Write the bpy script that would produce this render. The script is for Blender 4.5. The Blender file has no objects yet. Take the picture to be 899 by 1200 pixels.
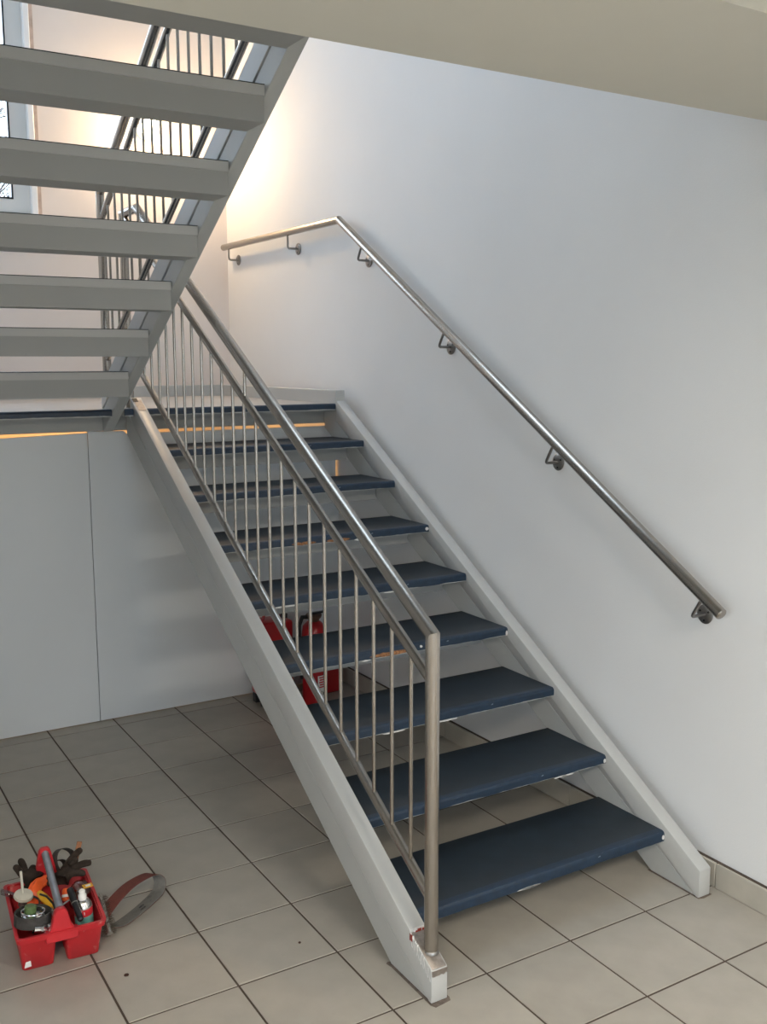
import bpy, bmesh, math, random
from mathutils import Vector, Matrix, noise
random.seed(7)
SC = bpy.context.scene
COL = SC.collection
PI = math.pi

# ------------------------------------------------------------------ camera
cam_d = bpy.data.cameras.new('camera'); cam = bpy.data.objects.new('camera', cam_d); COL.objects.link(cam)
cam_d.sensor_fit = 'VERTICAL'; cam_d.sensor_height = 36.0; cam_d.lens = 1175.57 / 1200 * 36
YAW, PITCH, ROLL = 0.5436, 0.1489, -0.002
fw = Vector((math.sin(YAW)*math.cos(PITCH), math.cos(YAW)*math.cos(PITCH), -math.sin(PITCH)))
rt = Vector((math.cos(YAW), -math.sin(YAW), 0)); up = rt.cross(fw)
r2 = rt*math.cos(ROLL) + up*math.sin(ROLL); u2 = up*math.cos(ROLL) - rt*math.sin(ROLL)
M = Matrix((r2, u2, -fw)).transposed().to_4x4(); M.translation = Vector((-1.3663, -2.3366, 1.8150))
cam.matrix_world = M; cam_d.clip_start = 0.02
SC.camera = cam

# ------------------------------------------------------------------ world, exposure, big lights
w = bpy.data.worlds.new('sky'); SC.world = w; w.use_nodes = True
nt = w.node_tree; nt.nodes.clear()
bg = nt.nodes.new('ShaderNodeBackground'); wo = nt.nodes.new('ShaderNodeOutputWorld')
bg.inputs[0].default_value = (0.74, 0.87, 1.0, 1); bg.inputs[1].default_value = 5.5
nt.links.new(bg.outputs[0], wo.inputs[0])
SC.view_settings.view_transform = 'Standard'; SC.view_settings.look = 'None'
SC.view_settings.exposure = 0.64; SC.view_settings.gamma = 1; SC.view_settings.use_curve_mapping = False
SC.cycles.use_denoising = True; SC.cycles.max_bounces = 10; SC.cycles.diffuse_bounces = 6
SC.cycles.sample_clamp_indirect = 8

def area_light(name, loc, aim, sx, sy, power, color, portal=False):
    d = bpy.data.lights.new(name, 'AREA'); d.shape = 'RECTANGLE'; d.size = sx; d.size_y = sy
    d.energy = power; d.color = color
    if portal: d.cycles.is_portal = True
    o = bpy.data.objects.new(name, d); COL.objects.link(o); o.location = loc
    o.rotation_euler = (Vector(aim)-Vector(loc)).to_track_quat('-Z', 'Y').to_euler()
    return o
def point_light(name, loc, power, color, radius):
    d = bpy.data.lights.new(name, 'POINT'); d.energy = power; d.color = color; d.shadow_soft_size = radius
    o = bpy.data.objects.new(name, d); COL.objects.link(o); o.location = loc
    return o
# daylight portals in the stair window and the added hall and roof openings (they only help sample the sky)
area_light('daylight_stair_window', (-0.6, 4.39, 3.75), (-0.6, 0, 3.75), 1.2, 2.0, 1, (1, 1, 1), True)
area_light('daylight_added_hall_window', (-0.9, -5.15, 1.35), (-0.9, 0, 1.35), 1.6, 2.2, 1, (1, 1, 1), True)
area_light('daylight_added_side_window', (-2.95, -2.1, 1.5), (0, -2.1, 1.5), 1.2, 1.2, 1, (1, 1, 1), True)
area_light('daylight_added_roof_window', (0.1, 1.4, 5.98), (0.1, 1.4, 0), 1.6, 1.6, 1, (1, 1, 1), True)
# lamps of the place; the hall pair is unseen, added as fill
point_light('stair_lamp_light', (0.80, 3.98, 3.24), 26, (1.0, 0.68, 0.38), 0.06)
point_light('store_room_light', (0.10, 3.45, 1.15), 17, (1.0, 0.50, 0.17), 0.06)
for lx, ly in ((-1.9, -2.6), (0.25, -2.9)):
    area_light('added_hall_light', (lx, ly, 2.545), (lx, ly, 0), 0.5, 0.5, 37, (1.0, 0.89, 0.74))

# ------------------------------------------------------------------ materials
def mat(name, col, rough=0.5, metal=0.0, var=0.0, vscale=3.0, bump=0.0, bscale=60.0, stretch=None, spec=0.5,
        emit=None, estr=0.0, aniso=0.0, second=None, sthr=(0.6, 0.66), sscale=8.0, objvar=0.0, coat=0.0, trans=0.0, alpha=1.0):
    m = bpy.data.materials.new(name); m.use_nodes = True
    n = m.node_tree.nodes; l = m.node_tree.links; b = n['Principled BSDF']
    b.inputs['Base Color'].default_value = (*col, 1); b.inputs['Roughness'].default_value = rough
    b.inputs['Metallic'].default_value = metal; b.inputs['Specular IOR Level'].default_value = spec
    b.inputs['Anisotropic'].default_value = aniso; b.inputs['Coat Weight'].default_value = coat
    b.inputs['Transmission Weight'].default_value = trans; b.inputs['Alpha'].default_value = alpha
    if emit: b.inputs['Emission Color'].default_value = (*emit, 1); b.inputs['Emission Strength'].default_value = estr
    tc = n.new('ShaderNodeTexCoord'); mp = n.new('ShaderNodeMapping'); l.new(tc.outputs['Object'], mp.inputs[0])
    if stretch: mp.inputs['Scale'].default_value = stretch
    out = None
    if var > 0:
        nz = n.new('ShaderNodeTexNoise'); nz.inputs['Scale'].default_value = vscale; nz.inputs['Detail'].default_value = 5
        l.new(mp.outputs[0], nz.inputs['Vector'])
        mr = n.new('ShaderNodeMapRange'); mr.inputs['From Min'].default_value = .3; mr.inputs['From Max'].default_value = .7
        mr.inputs['To Min'].default_value = 1-var; mr.inputs['To Max'].default_value = 1+var
        l.new(nz.outputs[0], mr.inputs[0])
        mx = n.new('ShaderNodeVectorMath'); mx.operation = 'SCALE'; mx.inputs[0].default_value = col
        l.new(mr.outputs[0], mx.inputs['Scale']); out = mx.outputs[0]
    if objvar > 0:
        oi = n.new('ShaderNodeObjectInfo'); mr2 = n.new('ShaderNodeMapRange')
        mr2.inputs['To Min'].default_value = 1-objvar; mr2.inputs['To Max'].default_value = 1+objvar
        l.new(oi.outputs['Random'], mr2.inputs[0])
        mx2 = n.new('ShaderNodeVectorMath'); mx2.operation = 'SCALE'; mx2.inputs[0].default_value = col
        if out: l.new(out, mx2.inputs[0])
        l.new(mr2.outputs[0], mx2.inputs['Scale']); out = mx2.outputs[0]
    if second:
        nz2 = n.new('ShaderNodeTexNoise'); nz2.inputs['Scale'].default_value = sscale; nz2.inputs['Detail'].default_value = 8
        l.new(mp.outputs[0], nz2.inputs['Vector'])
        rp = n.new('ShaderNodeMapRange'); rp.inputs['From Min'].default_value = sthr[0]; rp.inputs['From Max'].default_value = sthr[1]
        l.new(nz2.outputs[0], rp.inputs[0])
        mxc = n.new('ShaderNodeMix'); mxc.data_type = 'RGBA'; mxc.inputs['A'].default_value = (*col, 1); mxc.inputs['B'].default_value = (*second, 1)
        if out: l.new(out, mxc.inputs['A'])
        l.new(rp.outputs[0], mxc.inputs['Factor']); out = mxc.outputs['Result']
    if out: l.new(out, b.inputs['Base Color'])
    if bump > 0:
        nb = n.new('ShaderNodeTexNoise'); nb.inputs['Scale'].default_value = bscale; nb.inputs['Detail'].default_value = 3
        l.new(mp.outputs[0], nb.inputs['Vector'])
        bp = n.new('ShaderNodeBump'); bp.inputs['Strength'].default_value = bump; bp.inputs['Distance'].default_value = .002
        l.new(nb.outputs[0], bp.inputs['Height']); l.new(bp.outputs[0], b.inputs['Normal'])
    return m
MT = dict(
    wall=mat('white wall paint', (.755, .765, .775), .75, var=.02, vscale=1.5, bump=.25, bscale=220, spec=.2),
    wall_pink=mat('back wall paint', (.74, .69, .66), .8, var=.02, bump=.2, bscale=220, spec=.2),
    soffit=mat('beige soffit paint', (.60, .585, .52), .8, var=.02, spec=.2),
    ceil=mat('ceiling paint', (.72, .71, .68), .85, spec=.2),
    panel=mat('pale grey laminate panel', (.68, .715, .74), .45, var=.02, vscale=2),
    tile=mat('beige grey floor tile', (.37, .345, .30), .42, var=.07, vscale=9, bump=.12, bscale=90, objvar=.05,
             second=(.27, .245, .20), sthr=(.66, .8), sscale=5),
    skirt_tile=mat('skirting tile', (.46, .43, .37), .5, var=.06, vscale=12, objvar=.04),
    grout=mat('brown grout', (.075, .055, .042), .9, var=.2, vscale=20),
    beam=mat('grey painted support beam', (.34, .345, .335), .5, var=.03),
    string=mat('light grey stair paint', (.46, .465, .455), .38, var=.03, vscale=5, bump=.08, bscale=40),
    string_d=mat('light grey plank paint', (.44, .45, .44), .42, var=.03, vscale=5, bump=.08, bscale=40),
    tread=mat('grey painted tread board', (.47, .475, .465), .45, var=.03, second=(.35, .33, .3), sthr=(.7, .74), sscale=14),
    vinyl=mat('dark blue vinyl covering', (.009, .017, .026), .52, var=.22, vscale=14, bump=.5, bscale=260,
              second=(.30, .32, .34), sthr=(.765, .785), sscale=42),
    nosing=mat('blue vinyl nosing', (.008, .024, .050), .45, var=.2, vscale=30, bump=.2, bscale=120,
               second=(.32, .40, .46), sthr=(.72, .75), sscale=26),  # bluer than the same sheet on top: light and wear painted in
    lino=mat('grey landing vinyl', (.36, .34, .32), .5, var=.05, vscale=8),
    steel=mat('brushed stainless steel', (.41, .378, .342), .22, 1.0),
    steel_d=mat('dull stainless steel', (.30, .29, .28), .38, 1.0, var=.1, vscale=20),
    zinc=mat('bare scraped steel', (.36, .32, .29), .4, .85, var=.2, vscale=60),
    chip=mat('flaked white paint', (.74, .73, .72), .6, var=.1, vscale=60),
    rust=mat('red primer', (.32, .035, .02), .7, var=.3, vscale=90),
    board=mat('exposed chipboard', (.30, .14, .06), .85, var=.5, vscale=130, bump=.8, bscale=160),
    caulk=mat('dark dirt joint', (.16, .13, .11), .85, var=.3, vscale=60),
    red=mat('red plastic', (.50, .018, .025), .42, var=.12, vscale=12, second=(.60, .22, .20), sthr=(.62, .74), sscale=34, bump=.15, bscale=50),
    redm=mat('red lacquer', (.42, .012, .016), .3, var=.08, vscale=10),
    grey_tube=mat('grey aluminium tube', (.36, .38, .42), .4, .7, var=.15, vscale=30),
    glove=mat('brown knitted glove', (.040, .030, .024), .95, var=.3, vscale=60, bump=1.0, bscale=400, spec=.15),
    webbing=mat('dark grey abrasive cloth', (.055, .052, .048), .9, var=.25, vscale=40, bump=.6, bscale=300),
    chrome=mat('chromed steel', (.70, .70, .70), .15, 1.0, var=.05, vscale=20),
    galv=mat('dull zinc', (.42, .41, .38), .42, .8, var=.2, vscale=50),
    orange=mat('orange plastic', (.85, .12, .02), .45, var=.1, vscale=30),
    yellow=mat('yellow plastic', (.78, .42, .02), .4, var=.1, vscale=30),
    black=mat('black plastic', (.012, .012, .014), .28),
    white=mat('white plastic', (.78, .77, .74), .4),
    cream=mat('cream plastic', (.60, .58, .50), .5, var=.08, vscale=40),
    label_r=mat('red label band', (.62, .03, .04), .4),
    label_t=mat('teal label band', (.16, .42, .38), .4),
    green=mat('green enamel', (.10, .16, .06), .4, var=.2, vscale=30),
    wood=mat('reddish wood', (.30, .13, .06), .7, var=.2, vscale=20, stretch=(1, 8, 1)),
    belt_red=mat('red brown abrasive grain', (.15, .040, .030), .9, var=.15, vscale=60, bump=.5, bscale=400),
    belt_grey=mat('grey cloth backing', (.17, .165, .15), .85, var=.15, vscale=60),
    ink=mat('dark print', (.04, .04, .045), .8),
    wire=mat('dull steel wire', (.22, .19, .15), .5, .8, var=.4, vscale=90),
    frame=mat('white window frame', (.66, .67, .66), .4),
    frame_b=mat('bright window casing', (.80, .83, .86), .35),
    wood_and_shade=mat('beige wood and shade', (.50, .40, .34), .6, var=.2, vscale=20),  # batten wood; also colours the shade strip round the window casing
    bulb=mat('lamp glass', (1, .9, .7), .3, emit=(1.0, .80, .52), estr=22),
    fill_lamp=mat('fill lamp diffuser', (1, 1, 1), .4, emit=(1, .94, .84), estr=4),
    bark=mat('winter bark', (.06, .05, .04), .9, var=.3, vscale=12),
    foot=mat('black rubber', (.015, .015, .016), .6),
    ground=mat('outdoor ground', (.25, .25, .22), .9, var=.2),
    brownp=mat('dull brown plastic', (.10, .055, .035), .55, var=.2, vscale=30),
    crumb=mat('dark crumb', (.05, .02, .012), .8),
)
ms = MT['steel']; nn_ = ms.node_tree.nodes; at_ = nn_.new('ShaderNodeAttribute'); at_.attribute_name = 'pipe_axis'
ms.node_tree.links.new(at_.outputs['Vector'], nn_['Principled BSDF'].inputs['Tangent'])
nn_['Principled BSDF'].inputs['Anisotropic'].default_value = .7; nn_['Principled BSDF'].inputs['Anisotropic Rotation'].default_value = 0.25
nn_['Principled BSDF'].inputs['Roughness'].default_value = .27
def glass_mat(name, tint=(1, 1, 1), mixf=.1):
    m = bpy.data.materials.new(name); m.use_nodes = True; n = m.node_tree.nodes; l = m.node_tree.links; n.clear()
    t = n.new('ShaderNodeBsdfTransparent'); t.inputs[0].default_value = (*tint, 1)
    g = n.new('ShaderNodeBsdfGlossy'); g.inputs['Roughness'].default_value = .05
    mx = n.new('ShaderNodeMixShader'); mx.inputs[0].default_value = mixf; o = n.new('ShaderNodeOutputMaterial')
    l.new(t.outputs[0], mx.inputs[1]); l.new(g.outputs[0], mx.inputs[2]); l.new(mx.outputs[0], o.inputs[0])
    return m
MT['glass'] = glass_mat('window glass', (.96, .98, 1), .08)
MT['clear'] = glass_mat('smoky clear plastic', (.62, .52, .54), .22)

# ------------------------------------------------------------------ mesh helpers
class MB:
    def __init__(s): s.v = []; s.f = []; s.t = []
    def add(s, vs, fs):
        o = len(s.v); s.v += [Vector(v) for v in vs]; s.f += [tuple(i+o for i in f) for f in fs]; return s
    def box(s, x0, x1, y0, y1, z0, z1):
        return s.add([(x0,y0,z0),(x1,y0,z0),(x1,y1,z0),(x0,y1,z0),(x0,y0,z1),(x1,y0,z1),(x1,y1,z1),(x0,y1,z1)],
                     [(0,3,2,1),(4,5,6,7),(0,1,5,4),(1,2,6,5),(2,3,7,6),(3,0,4,7)])
    def prism(s, pts, a0, a1, axis='x'):
        n = len(pts)
        if axis == 'x': A = [(a0,p[0],p[1]) for p in pts]; B = [(a1,p[0],p[1]) for p in pts]
        elif axis == 'y': A = [(p[0],a0,p[1]) for p in pts]; B = [(p[0],a1,p[1]) for p in pts]
        else: A = [(p[0],p[1],a0) for p in pts]; B = [(p[0],p[1],a1) for p in pts]
        return s.add(A+B, [tuple(range(n))[::-1], tuple(range(n, 2*n))]+[(i,(i+1)%n,n+(i+1)%n,n+i) for i in range(n)])
    def rings(s, R, cap=True):
        k = len(R[0]); V = [v for r in R for v in r]; F = []
        for i in range(len(R)-1):
            for j in range(k): F.append((i*k+j, i*k+(j+1)%k, (i+1)*k+(j+1)%k, (i+1)*k+j))
        if cap: F += [tuple(range(k))[::-1], tuple(range((len(R)-1)*k, len(R)*k))]
        return s.add(V, F)
    def tube(s, pts, r, n=20, cap=True, lo=0, hi=None):
        R = tube_rings(pts, r, n); hi_ = hi if hi is not None else len(R)
        Pq = [Vector(p) for p in pts][lo:hi_]; ax = (Pq[-1]-Pq[0]).normalized(); s.t += [ax]*(n*len(Pq))
        return s.rings(R[lo:(hi if hi is not None else len(R))], cap)
    def lathe(s, prof, n=24, c=(0,0,0), axis=None):
        R = []
        q = Vector((0,0,1)).rotation_difference(Vector(axis).normalized()) if axis else None
        for (r, z) in prof:
            ring = []
            for j in range(n):
                p = Vector((max(r,1e-5)*math.cos(2*PI*j/n), max(r,1e-5)*math.sin(2*PI*j/n), z))
                if q: p = q @ p
                ring.append(p+Vector(c))
            R.append(ring)
        return s.rings(R)
    def ribbon(s, pts, width, th, wdir):
        """flat band: pts a path, wdir the direction(s) of its width"""
        R = []; n = len(pts); P = [Vector(p) for p in pts]
        for i in range(n):
            t = (P[min(i+1,n-1)]-P[max(i-1,0)]).normalized()
            wd = Vector(wdir[i] if isinstance(wdir, list) else wdir); wd = (wd-t*wd.dot(t)).normalized(); nn = t.cross(wd)
            R.append([P[i]+wd*width/2+nn*th/2, P[i]+wd*width/2-nn*th/2, P[i]-wd*width/2-nn*th/2, P[i]-wd*width/2+nn*th/2])
        return s.rings(R)
    def xf(s, m):
        s.v = [m @ v for v in s.v]; return s
def tube_rings(pts, r, n=20):
    P = [Vector(p) for p in pts]; R = []
    d = [(P[i+1]-P[i]).normalized() for i in range(len(P)-1)]
    u = Vector((1,0,0)) if abs(d[0].x) < .9 else Vector((0,0,1))
    u = (u-d[0]*u.dot(d[0])).normalized()
    for i in range(len(P)):
        a = d[max(i-1,0)]; b = d[min(i,len(d)-1)]
        rr = r[i] if isinstance(r, (list,tuple)) else r
        u = (u-a*u.dot(a)).normalized(); v = a.cross(u)
        nb = (a+b).normalized(); ring = []
        for j in range(n):
            t = 2*PI*j/n; q = (u*math.cos(t)+v*math.sin(t))*rr
            q = q - a*(q.dot(nb)/max(a.dot(nb),.2))          # slide along the pipe onto the mitre plane
            ring.append(P[i]+q)
        R.append(ring)
        if i < len(d): u = (u-b*u.dot(b)).normalized()
    return R
def obj(name, mb, m, parent=None, label=None, bevel=0.0, smooth=True, seg=1, kind=None, local=False):
    me = bpy.data.meshes.new(name); me.from_pydata([tuple(v) for v in mb.v], [], mb.f); me.update()
    bm = bmesh.new(); bm.from_mesh(me); bmesh.ops.recalc_face_normals(bm, faces=bm.faces)
    if bevel > 0:
        es = [e for e in bm.edges if len(e.link_faces) == 2 and e.calc_face_angle(0) > .5]
        bmesh.ops.bevel(bm, geom=es, offset=bevel, segments=seg, profile=.5, affect='EDGES', clamp_overlap=True)
    bm.to_mesh(me); bm.free()
    if smooth:
        me.shade_smooth(); me.set_sharp_from_angle(angle=math.radians(38))
    me.materials.append(m if not isinstance(m, str) else MT[m])
    if m == 'steel':
        at = me.attributes.new('pipe_axis', 'FLOAT_VECTOR', 'POINT'); nv = len(me.vertices)
        tv = mb.t if len(mb.t) == nv else [Vector((0, 0, 1))]*nv
        for i_ in range(nv): at.data[i_].vector = tv[i_]
    o = bpy.data.objects.new(name, me); COL.objects.link(o)
    if parent:
        o.parent = parent
        if not local:
            L = Vector((0,0,0)); p = parent
            while p: L += Vector(p.location); p = p.parent
            o.location = -L
    if label: o['label'] = label
    if kind: o['kind'] = kind
    return o
def thing(name, label, cat, loc=(0,0,0), rotz=0, group=None):
    o = bpy.data.objects.new(name, None); COL.objects.link(o); o.location = loc; o.rotation_euler = (0,0,rotz)
    o.empty_display_size = .1
    o['label'] = label; o['category'] = cat
    if group: o['group'] = group
    return o
def tag(o, label, cat, group=None):
    o['label'] = label; o['category'] = cat
    if group: o['group'] = group
    return o
def struct(name, mb, m, parent=None, label=None, cat=None, **k):
    o = obj(name, mb, m, parent, kind='structure', label=label, **k)
    if cat: o['category'] = cat
    return o
def recentre(o):
    """move a mesh object's origin to the bottom centre of its mesh (top-level only)"""
    vs = [v.co for v in o.data.vertices]
    c = Vector((sum(v.x for v in vs)/len(vs), sum(v.y for v in vs)/len(vs), min(v.z for v in vs)))
    o.data.transform(Matrix.Translation(-c)); o.location = Vector(o.location)+c
    return o

# ------------------------------------------------------------------ dimensions
RISE, GO, DEP = .17695, .30037, .333
SL = RISE/GO
XW = 1.325; YB = 4.14; LZ = 9*RISE; LY = 8*GO         # right wall, back wall, landing height, landing edge
PY = 2.61                                              # panel wall under the landing
X1L, X1R, SW = .104, 1.200, .056                       # flight 1 string faces
def wall_with_hole(axis, c0, c1, a0, a1, z0, z1, ha0, ha1, hz0, hz1):
    mb = MB()
    for (p, q, r, s) in ((a0, ha0, z0, z1), (ha1, a1, z0, z1), (ha0, ha1, z0, hz0), (ha0, ha1, hz1, z1)):
        if axis == 'y': mb.box(p, q, c0, c1, r, s)
        else: mb.box(c0, c1, p, q, r, s)
    return mb

# ------------------------------------------------------------------ room shell
SLAB_T = LZ*2                                          # upper floor level
struct('wall_right', MB().box(XW, XW+.2, -5.2, YB+.24, -.05, 6.2), 'wall', label='white plastered wall beside the stairs')
struct('wall_back', wall_with_hole('y', YB, YB+.24, -1.45, XW, -.05, 6.2, -1.20, .075, 2.70, 4.75), 'wall_pink',
       label='pinkish white wall behind the landing')
struct('wall_left', MB().box(-1.45, -1.25, .1, YB, -.05, 6.2), 'wall')
struct('wall_hall_side', MB().box(-2.8, -1.45, .1, .3, -.05, 2.6), 'wall')
struct('wall_hall_left', wall_with_hole('x', -3.0, -2.8, -5.2, .3, -.05, 3.2, -2.7, -1.5, .9, 2.1), 'wall')
struct('wall_front', wall_with_hole('y', -5.2, -5.0, -2.8, XW, -.05, 3.2, -1.7, -.1, .05, 2.4), 'wall')
struct('wall_upper', MB().box(-1.45, XW, -1.7, -1.5, SLAB_T, 6.2), 'wall')
struct('wall_upper_side', MB().box(-1.45, -1.25, -1.5, .1, SLAB_T, 6.2), 'wall')
# upper floor slab, hall ceiling and the dropped beam over the foot of the stairs
struct('ceiling_hall', MB().box(-2.8, XW, -5.0, -.93, 2.56, SLAB_T), 'ceil', label='pale hall ceiling beyond the dropped beam')
struct('trim_beam', MB().box(-2.8, XW, -.93, -.335, 2.493, SLAB_T), 'soffit',
       label='beige dropped beam crossing above the stairs')
struct('floor_upper', MB().box(-1.25, XW, -.335, .05, SLAB_T-.2, SLAB_T), 'soffit')
struct('wall_hall_fill', MB().box(-2.8, -1.45, -.335, .1, 2.6, 3.2), 'wall')
roof = MB()
for (p, q, r, s) in ((-1.45, XW, -1.7, .6), (-1.45, XW, 2.2, YB+.24), (-1.45, -.7, .6, 2.2), (.9, XW, .6, 2.2)):
    roof.box(p, q, r, s, 5.85, 6.2)
struct('ceiling', roof, 'ceil')
rw = struct('added_roof_window', wall_with_hole('y', 0, .06, 0, 1.6, 0, 1.6, .07, 1.53, .07, 1.53).xf(
    Matrix.Translation((-.7, .6, 6.0)) @ Matrix.Rotation(-PI/2, 4, 'X') @ Matrix.Translation((0, -.06, -1.6))), 'frame')  # unseen roof opening added to let daylight down the stairwell
struct('pane', MB().box(-.64, .84, .66, 2.14, 5.97, 5.98), 'glass', rw)

# floor: grout bed with one object per tile near the stairs
flo = struct('floor', MB().box(-2.8, XW, -5.0, YB, -.06, -.0025), 'grout', label='beige tiled floor with dark brown joints')
T = .33; GXJ, GYJ = .0034, .0034
def tile_mesh(x0, x1, y0, y1):
    mb = MB(); c = .0016; a = (x0, x1, y0, y1)
    def ring(i, z): return [(x0+i, y0+i, z), (x1-i, y0+i, z), (x1-i, y1-i, z), (x0+i, y1-i, z)]
    mb.rings([ring(0, -.0045), ring(0, -c), ring(c, 0)]); return mb
tproto = None; far = MB()
for i in range(-9, 4):
    for j in range(-17, 11):
        x0, x1 = i*T+GXJ, (i+1)*T-GXJ; y0, y1 = .537+j*T+GYJ, .537+(j+1)*T-GYJ
        x1 = min(x1, XW-.002); x0 = max(x0, -2.797); y1 = min(y1, YB-.002); y0 = max(y0, -4.997)
        if y0 > YB-.03 or x0 > x1-.02: continue
        near = i >= -5 and -5 <= j <= 6
        if near:
            full = abs(x1-x0-(T-2*GXJ)) < .003 and abs(y1-y0-(T-2*GYJ)) < .001
            if full and tproto: o = tproto.copy(); COL.objects.link(o)
            else:
                o = obj('tile', tile_mesh(-(x1-x0)/2, (x1-x0)/2, -(y1-y0)/2, (y1-y0)/2), 'tile', flo, local=True, smooth=False)
                if full: tproto = o
            o.location = ((x0+x1)/2, (y0+y1)/2, random.uniform(-.0004, .0004))
        else:
            t = tile_mesh(x0, x1, y0, y1); far.add(t.v, t.f)
o = obj('tile', far, 'tile', flo, smooth=False); o['kind'] = 'stuff'

# tiled skirting along the right wall
bb = struct('baseboard_right', MB().box(XW-.012, XW, -4.98, PY, 0, .092), 'grout', label='beige tile skirting along the right wall')
y = -4.98; k = 0
ends = [-4.98]
yy = -.142
while yy > -4.98: ends.insert(1, yy); yy -= .45
yy = -.142+.30
while yy < PY-.1: ends.append(yy); yy += .45
ends.append(PY-.002)
for a, b in zip(ends[:-1], ends[1:]):
    obj('skirting_tile', MB().box(XW-.022, XW-.010, a+.0015, b-.0015, .001, .090), 'skirt_tile', bb, bevel=.002)

# window at the back left of the landing
wn = struct('window_1', wall_with_hole('y', YB+.02, YB+.09, -1.20, .075, 2.70, 4.75, -1.12, -.042, 2.79, 4.67), 'frame', label='white framed window on the back wall')
obj('pane', MB().box(-1.12, -.042, YB+.05, YB+.06, 2.79, 4.67), 'glass', wn)
obj('gasket', wall_with_hole('y', YB+.016, YB+.03, -1.125, -.037, 2.785, 4.675, -1.115, -.047, 2.795, 4.665), 'black', wn)
obj('mullion', MB().box(-.66, -.54, YB+.012, YB+.085, 2.78, 4.68), 'frame', wn, bevel=.004)
obj('casing', wall_with_hole('y', YB-.022, YB+.03, -1.235, .098, 2.665, 4.785, -1.20, .060, 2.70, 4.75), 'frame_b', wn, bevel=.006)
obj('shade_strip', wall_with_hole('y', YB-.012, YB, -1.25, .120, 2.64, 4.81, -1.236, .098, 2.665, 4.785), 'wood_and_shade', wn)  # brown shade beside the casing, built as a thin coloured strip
obj('window_sill', MB().box(-1.25, .11, YB-.12, YB+.02, 2.635, 2.66), 'frame_b', wn, bevel=.005)
wh = struct('added_hall_window', wall_with_hole('y', -5.14, -5.06, -1.7, -.1, .05, 2.4, -1.62, -.18, .13, 2.32), 'frame')  # unseen window added behind the camera for daylight fill
obj('mullion', MB().box(-.94, -.86, -5.14, -5.06, .13, 2.32), 'frame', wh)
obj('pane', MB().box(-1.62, -.18, -5.105, -5.095, .13, 2.32), 'glass', wh)

ws = struct('added_side_window', wall_with_hole('x', -2.94, -2.88, -2.7, -1.5, .9, 2.1, -2.63, -1.57, .97, 2.03), 'frame')  # unseen window added to light the left faces of the strings
obj('mullion', MB().box(-2.94, -2.88, -2.13, -2.07, .97, 2.03), 'frame', ws)
obj('pane', MB().box(-2.915, -2.905, -2.63, -1.57, .97, 2.03), 'glass', ws)

# bare tree and ground outside
struct('ground', MB().box(-40, 40, -60, 60, -.4, -.1).add([], []), 'ground')
tr = thing('bare_tree', 'bare winter tree seen through the window pane at upper left', 'tree', (-.9, 8.6, -.1))
tb = MB()
def branch(mb, p, d, L, r, depth):
    q = p+d*L; mid = p+d*L*.5+Vector((random.uniform(-.1,.1), random.uniform(-.1,.1), .04))*L
    mb.tube([p, mid, q], [r, r*.85, r*.65], 5)
    if depth == 0: return
    for _ in range(4 if depth > 1 else 3):
        nd = (d+Vector((random.uniform(-1,1), random.uniform(-1,1), random.uniform(-.3,.7)))*.85).normalized()
        branch(mb, p+d*L*random.uniform(.45, 1), nd, L*random.uniform(.6, .8), r*.55, depth-1)
tb.tube([(-.9,8.6,-.1),(-.85,8.6,1.6),(-.92,8.65,2.9)], [.16,.12,.09], 8)
obj('trunk', tb, 'bark', tr)
cb = MB()
for a in range(6):
    branch(cb, Vector((-.92, 8.65, 2.2+.14*a)), Vector((math.cos(a*1.05), math.sin(a*1.05)*.6, .7)).normalized(), 1.2, .045, 4)
obj('branches', cb, 'bark', tr, kind='stuff')

# partition of laminate panels under the landing
pt = thing('panel_partition', 'pale grey panel partition closing off the space under the landing', 'partition', (.04, PY, 0))
obj('panel', MB().prism([(-1.25, .004), (-.0685, .004), (-.0685, 1.472), (-1.25, 1.440)], PY, PY+.019, 'y'), 'panel', pt, bevel=.001)
obj('panel', MB().prism([(-.0655, .004), (XW-.001, .004), (XW-.001, 1.08), (1.309, 1.08), (1.309, 1.462), (.125, 1.462), (.115, 1.475), (-.0655, 1.479)], PY, PY+.019, 'y'), 'panel', pt, bevel=.001)
for bx in (-.067, .6): obj('batten', MB().box(bx-.03, bx+.03, PY+.019, PY+.06, .004, 1.40), 'wood_and_shade', pt)

# landing
ld = thing('landing', 'light grey landing platform with a blue nosing between the two flights', 'landing', (.1, 3.2, LZ-.15))
def notched(y0, z0, z1):
    P = [(-1.20, y0), (-.0015, y0), (-.0015, 2.582), (.0575, 2.582), (.0575, y0), (.1025, y0), (.1025, 2.502), (.1615, 2.502), (.1615, y0), (X1R, y0), (X1R, 4.0), (-1.20, 4.0)]
    return MB().prism(P, z0, z1, 'z')
obj('deck', notched(LY+.003, LZ-.034, LZ-.003), 'tread', ld)
obj('floor_covering', notched(LY+.029, LZ-.003, LZ), 'lino', ld)
obj('edge_beam', MB().box(-1.20, XW-.001, LY+.182, LY+.30, LZ-.112, LZ-.034), 'beam', ld, bevel=.002)
obj('edge_beam', MB().box(-1.20, X1R, 3.9, 4.0, LZ-.112, LZ-.034), 'beam', ld, bevel=.002)
obj('skirting_board', MB().box(X1R, X1R+SW, 2.402, 4.0, LZ-.036, 1.664), 'string', ld, bevel=.003)
obj('skirting_board', MB().box(-1.20, X1R+SW, 4.0, 4.056, LZ-.036, 1.664), 'string', ld, bevel=.003)

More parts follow.
